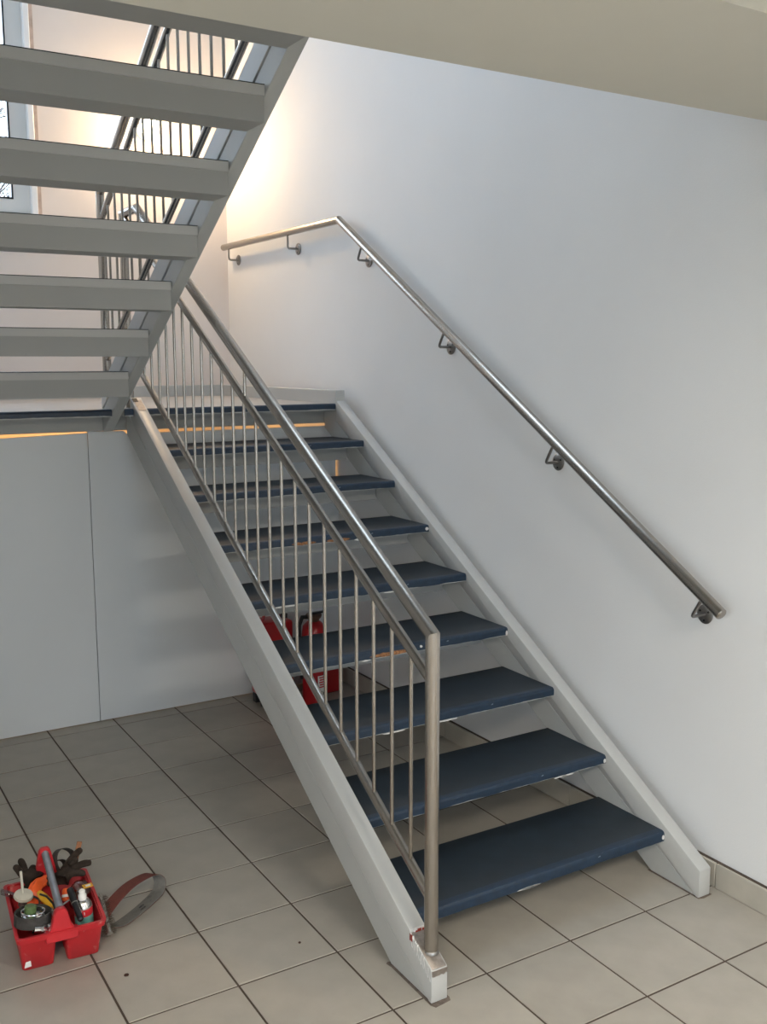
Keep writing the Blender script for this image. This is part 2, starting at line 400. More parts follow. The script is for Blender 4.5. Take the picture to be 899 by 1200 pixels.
def nosing_mesh(x0, x1, thick=.004, drop=.030, back=.030, n=60, rad=.011, seed=0, amp=.0035):
    """vinyl wrapped over a front edge at y=0 facing -y, top z=0; wavy lower edge"""
    mb = MB(); R = []
    for i in range(n+1):
        x = x0+(x1-x0)*i/n
        d = drop + amp*noise.noise(Vector((x*9+seed*7.3, seed, 0))) + amp*.5*noise.noise(Vector((x*40, seed*3.1, 2)))
        o = [(x, back, 0)]
        for a in range(0, 5):
            t = a/4*PI/2; o.append((x, rad-rad*math.sin(t), -rad+rad*math.cos(t)))
        o.append((x, 0, -d)); o.append((x, thick, -d))
        o.append((x, thick, -rad)); o.append((x, rad, -thick)); o.append((x, back, -thick))
        R.append([Vector(p) for p in o])
    return mb.rings(R)
for (na, nb, nn_) in ((-1.20, -.0015, 60), (.0575, .1025, 6), (.1615, X1R, 60)):
    nm = nosing_mesh(na, nb, seed=5, n=nn_); nm.xf(Matrix.Translation((0, LY-.001, LZ+.001)))
    obj('nosing', nm, 'nosing', ld, label='blue vinyl edge strip of the landing')

# ------------------------------------------------------------------ stair flights
def chip(mb, x0, x1, z0, z1, y, n=14, th=.003, seed=0):
    """ragged flat flake on a front face"""
    top = []; bot = []
    for i in range(n+1):
        x = x0+(x1-x0)*i/n; e = math.sin(PI*i/n)**.5
        c = (z0+z1)/2; h = (z1-z0)/2*e
        top.append((x, c+h*(.75+.5*noise.noise(Vector((x*60, seed, 1)))))); bot.append((x, c-h*(.75+.5*noise.noise(Vector((x*60, seed, 9))))))
    mb.prism(top+bot[::-1], y, y+th, 'y')
W = 1.040
def make_tread(parent, loc, rot, seed, drop=.030):
    t = obj('tread', MB().box(-W/2, W/2, .0035, DEP, -.034, -.003), 'tread', parent, local=True)
    t.location = loc; t.rotation_euler = (0, 0, rot)
    obj('support_beam', MB().box(-W/2, W/2, .185, DEP-.008, -.112, -.034), 'beam', t, local=True)
    obj('vinyl_covering', MB().box(-W/2, W/2, .030, DEP, -.003, 0), 'vinyl', t, local=True)
    obj('nosing', nosing_mesh(-W/2, W/2, seed=seed, drop=drop), 'nosing', t, local=True)
    return t
# lower flight
f1 = thing('staircase', 'lower flight of open stairs with dark blue vinyl treads rising beside the white wall', 'stairs', (.68, 0, 0))
def string_poly(y1=2.45, top=.196, bot=-.036, yf=-.162, zf=.100, ybf=.064):
    return [(yf, 0), (ybf, 0), (y1+.10, bot+SL*(y1+.10)), (y1+.10, LZ-.036), (y1-.04, LZ-.036), (y1-.04, top+SL*(y1-.04)), (yf+.0, zf)]
def yz_string(parent, x0, x1, notch):
    mid = .088
    def cut(lo, hi):                     # band between two slope offsets, clipped to the foot and the top end
        P = []
        ye = 2.40
        return lo, hi, ye
    # lower plank: from bottom slope to the joint, upper plank above it, 3 mm groove between
    yf = -.162; ye = 2.46 if notch else 2.40
    lowp = [(yf+.02 if False else (0-mid)/SL+.007, .0015), ((0+.036)/SL, .0015), (2.54, -.036+SL*2.54), (2.54, LZ-.037), (2.498 if notch else ye, LZ-.037), (ye, mid-.004+SL*ye)]
    low = MB().prism(lowp, x0+.003, x1-.003)
    if notch: up_ = [(yf, .0015), ((0-mid)/SL, .0015), (ye, mid+SL*ye), (ye, .196+SL*ye), (-.046, .196+SL*-.046), (-.050, .160), (-.158, .106), (yf, .100)]
    else: up_ = [(yf, .0015), ((0-mid)/SL, .0015), (ye, mid+SL*ye), (ye, .196+SL*ye), (yf, .100)]
    upm = MB().prism(up_, x0, x1)
    s = obj('string', upm, 'string', parent, bevel=.0035, seg=2)
    obj('string_plank', low, 'string_d', s, bevel=.003)
    return s
sL = yz_string(f1, X1L, X1L+SW, True); sR = yz_string(f1, X1R, X1R+SW, False)
sL['label'] = 'left string, with chipped paint at its foot'
# flaked foot of the left string
obj('foot_plate', MB().prism([(-.160, .1005), (-.052, .158), (-.050, .164), (-.160, .1065)], X1L+.004, X1L+SW-.004), 'zinc', sL, label='scraped bare metal', bevel=.001)
c = MB()
def flake(pts, x0, x1): c.prism(pts, x0, x1)
for i in range(9):
    a = -.050-.0118*i; h = (.001, .009, .003, .006, .0012, .004, .008, .0015, .003)[i]
    flake([(a, .160+SL*(a+.05)), (a-.013, .160+SL*(a-.063+.05)), (a-.010, .160+SL*(a-.063+.05)+h), (a-.002, .160+SL*(a+.05)+h*.8)], X1L-.0008, X1L+.004)
obj('flaked_paint', c, 'chip', sL, kind='stuff')
c = MB(); n = 12; top = []
for i in range(n+1):
    x = X1L+.002+(SW-.004)*i/n; top.append((x, .083+.007*noise.noise(Vector((x*120, 0, 3)))))
c.prism([(X1L+.002, .1), *[(p[0], p[1]) for p in top], (X1L+SW-.002, .1)][::-1], -.1632, -.160, 'y')
obj('bare_edge', c, 'zinc', sL)
c = MB(); c.box(X1L+.012, X1L+.050, -.0525, -.0455, .158, .171)
obj('bare_edge', c, 'chip', sL)
c = MB()
for (x, w_, z) in ((X1L+.030, .012, .166), (X1L+.044, .008, .164), (X1L+.020, .006, .162)): c.box(x-w_/2, x+w_/2, -.0545, -.050, z-.004, z+.004)
obj('rust_spot', c, 'rust', sL)
c = MB(); c.box(X1L-.0006, X1L+.001, -.062, -.047, .140, .160)
obj('rust_spot', c, 'rust', sL)
c = MB(); c.prism([(2.36, .1965+SL*2.36), (2.44, .1965+SL*2.44), (2.44, .1975+SL*2.44), (2.36, .1975+SL*2.36)], X1L+.012, X1L+.048)
obj('bare_edge', c, 'zinc', sL)
c = MB(); c.prism([(2.425, .1975+SL*2.425), (2.45, .1975+SL*2.45), (2.45, .199+SL*2.45), (2.425, .199+SL*2.425)], X1L+.006, X1L+.030)
obj('burn_mark', c, 'black', sL)
obj('dirt_joint', MB().prism([(X1L-.008, .072), (X1L-.003, .05), (X1L-.004, -.165), (X1L+.004, -.180), (X1L+.058, -.174), (X1L+SW+.008, -.160), (X1L+SW, .06), (X1L-.001, .078)], .0002, .0012, 'z'), 'caulk', sL)
obj('dirt_joint', MB().prism([(X1R-.002, .07), (X1R-.001, -.164), (X1R+.02, -.170), (X1R+SW+.006, -.166), (X1R+SW+.002, .06)], .0002, .0012, 'z'), 'caulk', sR)
for n_ in range(1, 9):
    loc = (0, (n_-1)*GO, n_*RISE)
    t = make_tread(f1, loc, 0, n_, drop=.036 if n_ == 1 else .031)
    def one(nmn, m, x0, x1, z0, z1, seed, lab=None):
        c = MB(); chip(c, x0, x1, z0, z1, -.0018, seed=seed); obj(nmn, c, m, t, local=True, label=lab)
    if n_ == 4:
        one('chipped_edge', 'board', -.155, .06, -.033, -.012, 2, 'broken edge showing brown chipboard')
        one('bare_edge', 'chip', -.19, -.15, -.037, -.030, 3); one('bare_edge', 'chip', .508, .519, -.036, -.008, 3); one('bare_edge', 'chip', .078, .090, -.022, -.008, 5)
    if n_ == 6:
        one('chipped_edge', 'board', -.19, -.07, -.034, -.016, 4, 'broken edge showing brown chipboard'); one('chipped_edge', 'board', -.02, .10, -.035, -.016, 6, 'broken edge showing brown chipboard')
        one('bare_edge', 'chip', .12, .16, -.039, -.028, 3); one('bare_edge', 'chip', .500, .519, -.026, -.008, 8)
    if n_ in (1, 2, 3, 5, 7):
        rs = random.Random(n_*11)
        for _ in range(2):
            a = rs.uniform(-.5, .3); one('bare_edge', 'chip', a, a+rs.uniform(.05, .12), -.038, -.032, rs.random()*9)
        if n_ in (1, 2): one('bare_edge', 'chip', .508, .519, -.032, -.010, 3)

# upper flight, turning back over the camera side
X2L = 0.0
f2 = thing('staircase', 'upper flight of open stairs seen from below, crossing the top left', 'stairs', (-.52, 1.2, LZ))
def string2(x0, x1):
    ya, yb = .055, 2.58
    bot, jt, top = 2.998, 3.104, 3.210
    z = lambda c, y: c-SL*y
    if x0 > -.5:
        low = MB().prism([(yb, z(bot, yb)), (ya, z(bot, ya)), (ya, min(z(jt-.004, ya), SLAB_T)), (yb, z(jt-.004, yb))], x0+.003, x1-.003)
        upm = MB().prism([(ya, z(jt, ya)), (ya, z(top, ya)), (yb, z(top, yb)), (yb, z(jt, yb))], x0, x1)
    else:
        low = MB().prism([(2.38, z(bot, 2.38)), (ya, z(bot, ya)), (ya, min(z(jt-.004, ya), SLAB_T)), (2.38, z(jt-.004, 2.38))], x0+.003, x1-.003)
        upm = MB().prism([(ya, z(jt, ya)), (ya, z(top, ya)), (2.40, z(top, 2.40)), (2.40, z(jt, 2.40))], x0, x1)
    s = obj('string', upm, 'string', f2, bevel=.003)
    obj('string_plank', low, 'string_d', s, bevel=.003)
string2(X2L, X2L+SW); string2(-W-SW, -W)
for m_ in range(1, 9):
    yb_ = 2.126-.3003*(m_-1)
    make_tread(f2, (0, yb_+DEP-1.2, m_*RISE+.004), PI, 20+m_)

# ------------------------------------------------------------------ railings
XR1 = .137
rl = thing('stair_railing', 'brushed steel railing with thin balusters up the left side of the lower flight', 'railing', (XR1, -.11, .11))
zt = lambda y: 1.133+SL*y; zm = lambda y: 1.0+SL*y; zb = lambda y: .352+(SL+.008)*y
path = [(XR1, -.11, .128), (XR1, -.11, zt(-.11)), (XR1, 2.35, zt(2.35)), (XR1, 2.565, zt(2.35)), (XR1, 2.565, LZ)]
for k, nmn in enumerate(('post', 'handrail', 'handrail_return', 'post')):
    obj(nmn, MB().tube(path, .0205, 28, True, k, k+2), 'steel', rl)
obj('mid_rail', MB().tube([(XR1, -.10, zm(-.10)), (XR1, 2.56, zm(2.56))], .0145, 20), 'steel', rl)
obj('bottom_rail', MB().tube([(XR1, -.10, zb(-.10)), (XR1, 2.56, zb(2.56))], .0145, 20), 'steel', rl)
obj('weld_collar', MB().lathe([(.0235, .0), (.0235, .006), (.0205, .010)], 24, (XR1, -.11, .124)), 'steel_d', rl)
for k in range(23):
    yk = .0+.1055*k
    obj('baluster', MB().tube([(XR1, yk, zb(yk)), (XR1, yk, zm(yk))], .006, 10), 'steel', rl)
for yk in (1.147, 2.2):
    obj('rail_connector', MB().tube([(XR1, yk, zm(yk)), (XR1, yk, zt(yk))], .006, 10), 'steel', rl)

XR2 = .028
r2_ = thing('stair_railing', 'steel railing of the upper flight, seen through the gaps between its treads', 'railing', (XR2, 2.555, LZ))
zt2 = lambda y: 4.110-SL*y; zm2 = lambda y: 3.982-SL*y; zb2 = lambda y: 3.331-SL*y
path2 = [(XR2, 2.555, LZ), (XR2, 2.555, zt2(2.555)), (XR2, .03, zt2(.03)), (XR2, .03, SLAB_T)]
for k, nmn in enumerate(('post', 'handrail', 'post')):
    obj(nmn, MB().tube(path2, .0205, 24, True, k, k+2), 'steel', r2_)
obj('mid_rail', MB().tube([(XR2, 2.55, zm2(2.55)), (XR2, .03, zm2(.03))], .0145, 20), 'steel', r2_)
obj('bottom_rail', MB().tube([(XR2, 2.55, zb2(2.55)), (XR2, .08, zb2(.08))], .0145, 20), 'steel', r2_)
for k in range(22):
    yk = .135+.1095*k
    obj('baluster', MB().tube([(XR2, yk, zb2(yk)), (XR2, yk, zm2(yk))], .006, 10), 'steel', r2_)
for yk in (.9, 2.0): obj('rail_connector', MB().tube([(XR2, yk, zm2(yk)), (XR2, yk, zt2(yk))], .006, 10), 'steel', r2_)

# wall handrail
XH = 1.255; SH = .6015
hr = thing('wall_handrail', 'brushed steel handrail bracketed to the white wall, level then sloping down', 'handrail', (XW, 1.2, 1.0))
ph = [(XH, 4.035, 2.560), (XH, 2.45, 2.553), (XH, -.152, 2.553-SH*2.602)]
obj('rail', MB().tube(ph, .0205, 28, False, 0, 2), 'steel', hr)
obj('rail', MB().tube(ph, .0205, 28, False, 1, 3), 'steel', hr)
d0 = (Vector(ph[1])-Vector(ph[2])).normalized()
obj('end_cap', MB().lathe([(.0205, 0), (.0205, .002), (.017, .006), (.008, .009), (0, .0095)], 24, ph[2], -d0), 'steel', hr)
obj('end_cap', MB().lathe([(.0205, 0), (.0205, .002), (.017, .006), (.008, .009), (0, .0095)], 24, ph[0], (0, 1, 0)), 'steel', hr)
for (by, bz) in ((3.95, 2.476), (3.069, 2.465), (2.253, 2.330), (1.509, 1.880), (.748, 1.412), (-.029, .952)):
    bk = MB()
    if by > 2.4: topp = Vector((XH, by, 2.548))
    else:
        # foot of the perpendicular from the elbow to the rail axis
        P0 = Vector(ph[2]); e = Vector((XH, by, bz)); topp = P0+d0*(e-P0).dot(d0)
    el = Vector((XH, by, bz))
    dv = (topp-el).normalized()
    pts = [topp, el+dv*.014, el+dv*.005+Vector((.003, 0, 0)), el+Vector((.009, 0, 0)), Vector((XW-.004, by, bz))]
    bo = obj('bracket', MB().tube(pts, .006, 12), 'steel_d', hr)
    ro = obj('rosette', MB().lathe([(.0, 0), (.033, 0), (.034, .004), (.030, .0065), (.008, .0075), (0, .0075)], 28, (XW, by, bz), (-1, 0, 0)), 'steel_d', bo)
    for a in (0.5, 2.6, 4.7):
        obj('screw', MB().lathe([(.0, 0), (.004, 0), (.0035, .002), (0, .0025)], 8, (XW-.0072, by+.021*math.cos(a), bz+.021*math.sin(a)), (-1, 0, 0)), 'black', bo)

# wall lamp behind the upper flight
lp = thing('wall_lamp', 'glowing warm globe lamp on the back wall behind the upper flight', 'lamp', (.78, YB, 3.26))
obj('lamp_base', MB().lathe([(.0, 0), (.055, 0), (.055, .02), (.035, .035), (.03, .05), (0, .05)], 28, (.78, YB, 3.26), (0, -1, 0)), 'white', lp)
obj('globe', MB().lathe([(.058*math.sin(a/12*PI), .058-.058*math.cos(a/12*PI)) for a in range(13)], 28, (.78, YB-.048, 3.26), (0, -1, 0)), 'bulb', lp)

# unseen fill lamps added to the hall ceiling (behind the camera)
for k, (lx, ly) in enumerate(((-1.9, -2.6), (.25, -2.9))):
    cl = thing('added_ceiling_lamp', ('left' if k == 0 else 'right')+' unseen square fill lamp added on the hall ceiling behind the viewer', 'lamp', (lx, ly, 2.56))
    obj('frame', wall_with_hole('y', 0, .03, -.28, .28, -.28, .28, -.25, .25, -.25, .25).xf(Matrix.Translation((lx, ly, 2.53)) @ Matrix.Rotation(PI/2, 4, 'X')), 'white', cl)
    obj('diffuser', MB().box(lx-.25, lx+.25, ly-.25, ly+.25, 2.55, 2.558), 'fill_lamp', cl)

# ------------------------------------------------------------------ things under the stairs
EX, EY = .985, 2.27
ex = thing('fire_extinguisher', 'red extinguisher with a black hose standing in the gloom under the stairs', 'extinguisher', (EX, EY, 0))
obj('cylinder', MB().lathe([(.0, 0), (.060, 0), (.064, .01), (.064, .40), (.058, .435), (.040, .455), (.026, .462), (0, .462)], 32, (EX, EY, 0)), 'redm', ex)
obj('collar', MB().lathe([(.028, .458), (.030, .470), (.040, .480), (.044, .492), (.040, .498), (0, .498)], 24, (EX, EY, 0)), 'brownp', ex)
obj('hose', MB().tube([(EX-.03, EY, .485), (EX-.070, EY-.005, .49), (EX-.090, EY-.01, .45), (EX-.093, EY-.01, .36), (EX-.09, EY-.01, .22), (EX-.077, EY-.01, .16)], .010, 10), 'foot', ex)
obj('lever', MB().box(EX-.015, EX+.065, EY-.01, EY+.01, .498, .508), 'black', ex, bevel=.002)
def patch(a0, a1, z0, z1, r, th=.0008, n=10):
    mb = MB(); R = []
    for i in range(n+1):
        a = a0+(a1-a0)*i/n; c, s_ = math.cos(a), math.sin(a)
        R.append([Vector((EX+c*q, EY+s_*q, z)) for (q, z) in ((r, z0), (r+th, z0), (r+th, z1), (r, z1))])
    return mb.rings(R)
lb = obj('label_sheet', patch(-1.75, -.55, .02, .175, .0640), 'white', ex)
for k in range(5): obj('label_stripe', patch(-1.65+.04*(k % 2), -.65, .162-.013*k, .169-.013*k, .0648), 'label_r', lb)
for k in range(4): obj('label_stripe', patch(-1.6+.26*k, -1.45+.26*k, .030, .040, .0648, n=3), 'label_r', lb)
for k in range(4): obj('label_figure', patch(-1.45+.18*k, -1.36+.18*k, .062+.006*(k % 2), .090-.006*(k % 2), .0648, n=3), 'ink', lb)

rb = thing('red_box', 'low red box on the floor right of the extinguisher under the stairs', 'box', (1.14, 2.45, 0))
obj('body', MB().box(1.06, 1.225, 2.39, 2.55, .002, .185), 'redm', rb, bevel=.006)
obj('lid', MB().box(1.055, 1.23, 2.385, 2.555, .185, .198), 'redm', rb, bevel=.004)

cn = thing('red_canister', 'taller red container left of the extinguisher under the stairs', 'container', (.80, 2.42, 0))
obj('body', MB().box(.72, .905, 2.35, 2.50, .05, .46), 'redm', cn, bevel=.016, seg=3)
obj('handle', MB().tube([(.76, 2.425, .455), (.77, 2.425, .490), (.85, 2.425, .490), (.86, 2.425, .455)], .008, 10), 'redm', cn)
obj('cap', MB().lathe([(.02, 0), (.02, .02), (.017, .024), (0, .024)], 16, (.885, 2.425, .458)), 'black', cn)
for sx in (.745, .88):
    for sy in (2.375, 2.475):
        obj('foot', MB().box(sx-.02, sx+.02, sy-.02, sy+.02, .0, .052), 'foot', cn, bevel=.003)

# small crumbs on the floor
def crumb(x, y, s, lab):
    mb = MB().lathe([(.0, 0), (.006*s, .0005), (.0065*s, .002), (.003*s, .0042), (0, .0045)], 9)
    mb.v = [v+Vector((.002*noise.noise(v*400), .002*noise.noise(v*300+Vector((5,0,0))), 0)) for v in mb.v]
    o = obj('crumb', mb, 'crumb'); o.location = (x, y, .0); tag(o, lab, 'debris')
crumb(-.598, .428, 1.2, 'small dark crumb on the tile in front of the red tool tote')
crumb(-.08, .31, .7, 'tiny dark speck on a front floor tile left of the string foot')

# ------------------------------------------------------------------ red tool tote and what lies in it
TO = (-.765, .72, 0); TR = math.radians(-5)
def rrect(x0, x1, y0, y1, z, c, k=3):
    P = []
    for (cx, cy, a0) in ((x1-c, y1-c, 0), (x0+c, y1-c, PI/2), (x0+c, y0+c, PI), (x1-c, y0+c, 1.5*PI)):
        for i in range(k+1):
            a = a0+PI/2*i/k; P.append(Vector((cx+c*math.cos(a), cy+c*math.sin(a), z)))
    return P
tt = thing('tool_tote', 'red plastic two-bin tool tote with a grey tube handle on the tiled floor', 'tote', TO, TR)
def lobj(name, mb, m, parent, **k): return obj(name, mb, m, parent, local=True, **k)
for (bx0, bx1, tx0, tx1) in ((-.085, .006, -.096, .016), (.046, .140, .038, .151)):
    b = MB().rings([rrect(bx0+.006, bx1-.006, -.120, .124, .001, .010), rrect(bx0, bx1, -.127, .131, .006, .012),
                    rrect(tx0, tx1, -.168, .172, .128, .014), rrect(tx0+.004, tx1-.004, -.164, .168, .128, .012),
                    rrect(bx0+.005, bx1-.005, -.122, .126, .010, .009)])
    lobj('bin', b, 'red', tt)
rim = MB().rings([rrect(-.100, .156, -.174, .178, .116, .014), rrect(-.104, .160, -.178, .182, .134, .016),
                  rrect(-.095, .151, -.168, .172, .134, .014), rrect(-.094, .150, -.166, .170, .116, .013)], cap=False)
rim.f += [tuple(list(range(48, 64))[i] if q == 0 else i for q in ()) for i in ()]
k_ = 16
for j in range(k_): rim.f.append((3*k_+j, 3*k_+(j+1) % k_, (j+1) % k_, j))
lobj('rim', rim, 'red', tt)
lobj('deck', MB().box(.010, .044, -.166, .170, .118, .126), 'red', tt)
for (ya, yb2, hgt, wb) in ((-.174, -.150, .200, .045), (.150, .176, .243, .056)):
    cx = .028; dk = MB()
    dk.prism([(cx-wb, .118), (cx+wb, .118), (cx+wb*.62, .150), (cx+.019, hgt-.012), (cx+.012, hgt), (cx-.012, hgt), (cx-.019, hgt-.012), (cx-wb*.62, .150)], ya, yb2, 'y')
    lobj('end_panel', dk, 'red', tt, bevel=.003)
lobj('front_web', MB().prism([(-.02, .100), (.076, .100), (.076, .132), (-.02, .132)], -.176, -.150, 'y'), 'red', tt, bevel=.003)
lobj('handle', MB().tube([(.028, -.150, .190), (.028, .155, .228)], .0115, 20), 'grey_tube', tt, label='grey metal tube handle')
lobj('scuff', MB().prism([(-.080, .020), (-.060, .022), (-.062, .040), (-.076, .038)], -.1385, -.1345, 'y').xf(Matrix.Translation((0, 0, 0))), 'chip', tt)

def inloc(name, label, cat): return thing(name, label, cat, TO, TR)
# strap wrench with chromed body
sw = inloc('strap_wrench', 'chromed filter wrench with a grey strap loop in the front left bin of the tote', 'wrench')
loopc = Vector((-.044, -.088, .150)); ax = Vector((.10, .02, 1.0)).normalized()
e1 = ax.cross(Vector((1, 0, 0))).normalized(); e2 = ax.cross(e1)
pts = [loopc+(e1*math.cos(t)*.046+e2*math.sin(t)*.053) for t in [2*PI*i/36 for i in range(37)]]
lobj('strap', MB().ribbon(pts, .036, .0022, ax), 'webbing', sw)
lobj('body', MB().lathe([(.0, -.03), (.036, -.028), (.040, -.02), (.040, .0), (.034, .012), (.018, .018), (0, .019)], 28, loopc-ax*.004, ax), 'chrome', sw)
lobj('green_core', MB().lathe([(.0, .017), (.018, .017), (.018, .034), (.014, .038), (0, .038)], 16, loopc+e2*.008, ax), 'green', sw)
lobj('clamp_band', MB().tube([loopc+ax*.018+e1*.028*math.cos(t)+e2*.034*math.sin(t) for t in [2*PI*i/24 for i in range(25)]], .003, 8), 'chrome', sw)
# second clamp beside it
hc = inloc('chrome_socket', 'chrome socket lying low in front of the strap wrench in the tote', 'socket')
lobj('body', MB().lathe([(.0, 0), (.017, .0), (.019, .006), (.019, .03), (.014, .036), (.014, .055), (.010, .055), (.010, .03), (0, .03)], 24, (.004, -.128, .118), (-.9, -.1, .25)), 'chrome', hc)
# sanding mandrel with flange and rod
md = inloc('backing_pad', 'cream round backing pad on an upright rod at the left of the tote', 'pad')
lobj('disc', MB().lathe([(.0, 0), (.027, 0), (.030, .004), (.028, .011), (.012, .014), (0, .014)], 28, (-.056, .045, .150), (.15, -.25, 1)), 'cream', md)
lobj('hub', MB().lathe([(.0, -.035), (.012, -.03), (.013, 0), (0, 0)], 16, (-.056, .045, .150), (.15, -.25, 1)), 'galv', md)
lobj('rod', MB().tube([(-.056, .045, .155), (-.058, .056, .232)], .0042, 12), 'cream', md)
# clear plastic scraper at the left edge
sp = inloc('plastic_scraper', 'clear plastic strip leaning on the left rim of the tote', 'scraper')
lobj('blade', MB().prism([(-.118, .150), (-.062, .118), (-.057, .126), (-.113, .160)], .090, .112, 'y'), 'clear', sp, bevel=.001)
lobj('grip', MB().prism([(-.075, .124), (-.056, .113), (-.052, .121), (-.071, .132)], .088, .114, 'y'), 'white', sp, bevel=.001)
# orange sleeve, yellow handled tool
og = inloc('orange_sleeve', 'bright orange rubber sleeve in the middle of the tote', 'sleeve')
o_ = MB(); R = []
for i, (px_, py_, pz_, rx, rz) in enumerate([(-.032, .030, .125, .024, .020), (-.028, .052, .145, .023, .019), (-.012, .080, .160, .021, .012), (.012, .094, .166, .026, .008), (.040, .100, .158, .024, .007)]):
    R.append([Vector((px_+rx*math.cos(a)*.9+.003*math.sin(3*a+i), py_+rx*math.sin(a)*.6, pz_+rz*math.sin(a)+.002*math.cos(5*a))) for a in [2*PI*j/20 for j in range(20)]])
o_.rings(R, cap=False)
oo = lobj('sleeve', o_, 'orange', og); mo = oo.modifiers.new('solid', 'SOLIDIFY'); mo.thickness = .003
lobj('cuff_band', MB().tube([R[0][j % 20] for j in range(21)], .003, 8), 'webbing', og)
yt = inloc('yellow_handled_scraper', 'yellow handled tool under the handle of the tote', 'tool')
lobj('grip', MB().tube([(-.010, .015, .168), (-.002, -.012, .166), (.010, -.038, .158), (.014, -.058, .148)], [.009, .013, .013, .008], 14), 'yellow', yt)
lobj('shank', MB().tube([(.014, -.056, .149), (.016, -.090, .138), (.020, -.125, .132)], .0035, 8), 'galv', yt)
wr = inloc('bent_hook_wire', 'thin black bent hook lying across the front of the tote', 'hook')
lobj('wire', MB().tube([(-.012, -.020, .182), (.004, -.045, .183), (.018, -.075, .172), (.022, -.105, .160), (.040, -.135, .150)], .0032, 8), 'black', wr)
pr = inloc('thin_steel_rod', 'thin steel rod running across the front of the tote', 'rod')
lobj('shaft', MB().tube([(-.020, -.105, .150), (.030, -.085, .158), (.075, -.068, .172)], .0026, 8), 'galv', pr)
lobj('tip', MB().tube([(-.028, -.108, .148), (-.018, -.104, .151)], .0045, 8), 'chrome', pr)
# spray can
ca = inloc('spray_can', 'small spray can with red and teal label and white cap in the tote', 'can')
cd = Vector((-.04, -.10, 1)).normalized(); cc = Vector((.108, -.082, .045))
lobj('body', MB().lathe([(.0, 0), (.027, 0), (.0275, .004), (.0275, .112), (.0255, .116), (.020, .126), (.012, .133), (0, .134)], 32, cc, cd), 'chrome', ca)
lobj('label_red', MB().lathe([(.0278, .084), (.0280, .084), (.0280, .108), (.0278, .108)], 32, cc, cd), 'label_r', ca)
lobj('label_teal', MB().lathe([(.0278, .030), (.0280, .030), (.0280, .0838), (.0278, .0838)], 32, cc, cd), 'label_t', ca)
lobj('cap', MB().lathe([(.0, .132), (.0125, .132), (.0125, .146), (.0095, .150), (.0095, .160), (.006, .164), (0, .164)], 24, cc, cd), 'white', ca)
# letters on the label
def text_obj(name, body, size, m, parent, mw, extrude=.0003):
    cu = bpy.data.curves.new(name, 'FONT'); cu.body = body; cu.size = size; cu.extrude = extrude; cu.align_x = 'CENTER'; cu.align_y = 'CENTER'
    t = bpy.data.objects.new(name, cu); COL.objects.link(t)
    dg = bpy.context.evaluated_depsgraph_get(); me = bpy.data.meshes.new_from_object(t.evaluated_get(dg))
    bpy.data.objects.remove(t); me.materials.clear(); me.materials.append(MT[m]); me.name = name
    o = bpy.data.objects.new(name, me); COL.objects.link(o); o.parent = parent; me.transform(mw)
    return o
tm = text_obj('label_print', 'JT', .020, 'white', ca, Matrix.Translation(cc+cd*.096+Vector((-.004, -.0284, 0))) @ Matrix.Rotation(math.radians(84), 4, 'X'))
# black marker
mk = inloc('black_marker', 'glossy black marker lying over the front right rim of the tote', 'marker')
pa, pb = Vector((.071, -.062, .200)), Vector((.085, -.166, .146)); dd = (pb-pa).normalized()
lobj('barrel', MB().tube([pa+dd*.050, pb-dd*.004, pb], [.0092, .0092, .006], 20), 'black', mk)
lobj('cap', MB().tube([pa, pa+dd*.003, pa+dd*.052], [.0085, .0105, .0105], 20), 'black', mk)
lobj('band', MB().tube([pa+dd*.052, pa+dd*.0545], .0102, 20), 'galv', mk)
# smoky clear bottle with a yellow tag
bt = inloc('clear_bottle', 'smoky clear plastic bottle behind the spray can in the tote', 'bottle')
lobj('shell', MB().lathe([(.0, -.04), (.032, -.04), (.033, 0), (.031, .018), (.022, .032), (.008, .038), (0, .0385)], 28, (.112, .012, .140), (.05, -.1, 1)), 'clear', bt)
lobj('core', MB().lathe([(.0, -.035), (.022, -.035), (.022, .0), (.012, .012), (0, .013)], 20, (.112, .012, .138), (.05, -.1, 1)), 'brownp', bt)
yg = inloc('yellow_tag', 'small yellow card beside the spray can in the tote', 'card')
lobj('card', MB().prism([(.118, -.030), (.148, -.024), (.146, -.002), (.116, -.006)], .172, .1735, 'z'), 'yellow', yg)
lobj('card_print', MB().prism([(.126, -.022), (.141, -.019), (.140, -.009), (.125, -.012)], .1735, .1741, 'z'), 'white', yg)
# little screwdriver grip with orange and white rings
sg = inloc('screwdriver', 'short orange and white screwdriver grip beside the tote handle', 'screwdriver')
lobj('grip', MB().lathe([(.0, 0), (.010, .0), (.013, .006), (.013, .03), (.009, .036), (0, .036)], 18, (.062, -.040, .152), (.1, .5, .8)), 'orange', sg)
lobj('ring', MB().lathe([(.0132, .010), (.0138, .010), (.0138, .018), (.0132, .018)], 18, (.062, -.040, .152), (.1, .5, .8)), 'white', sg)

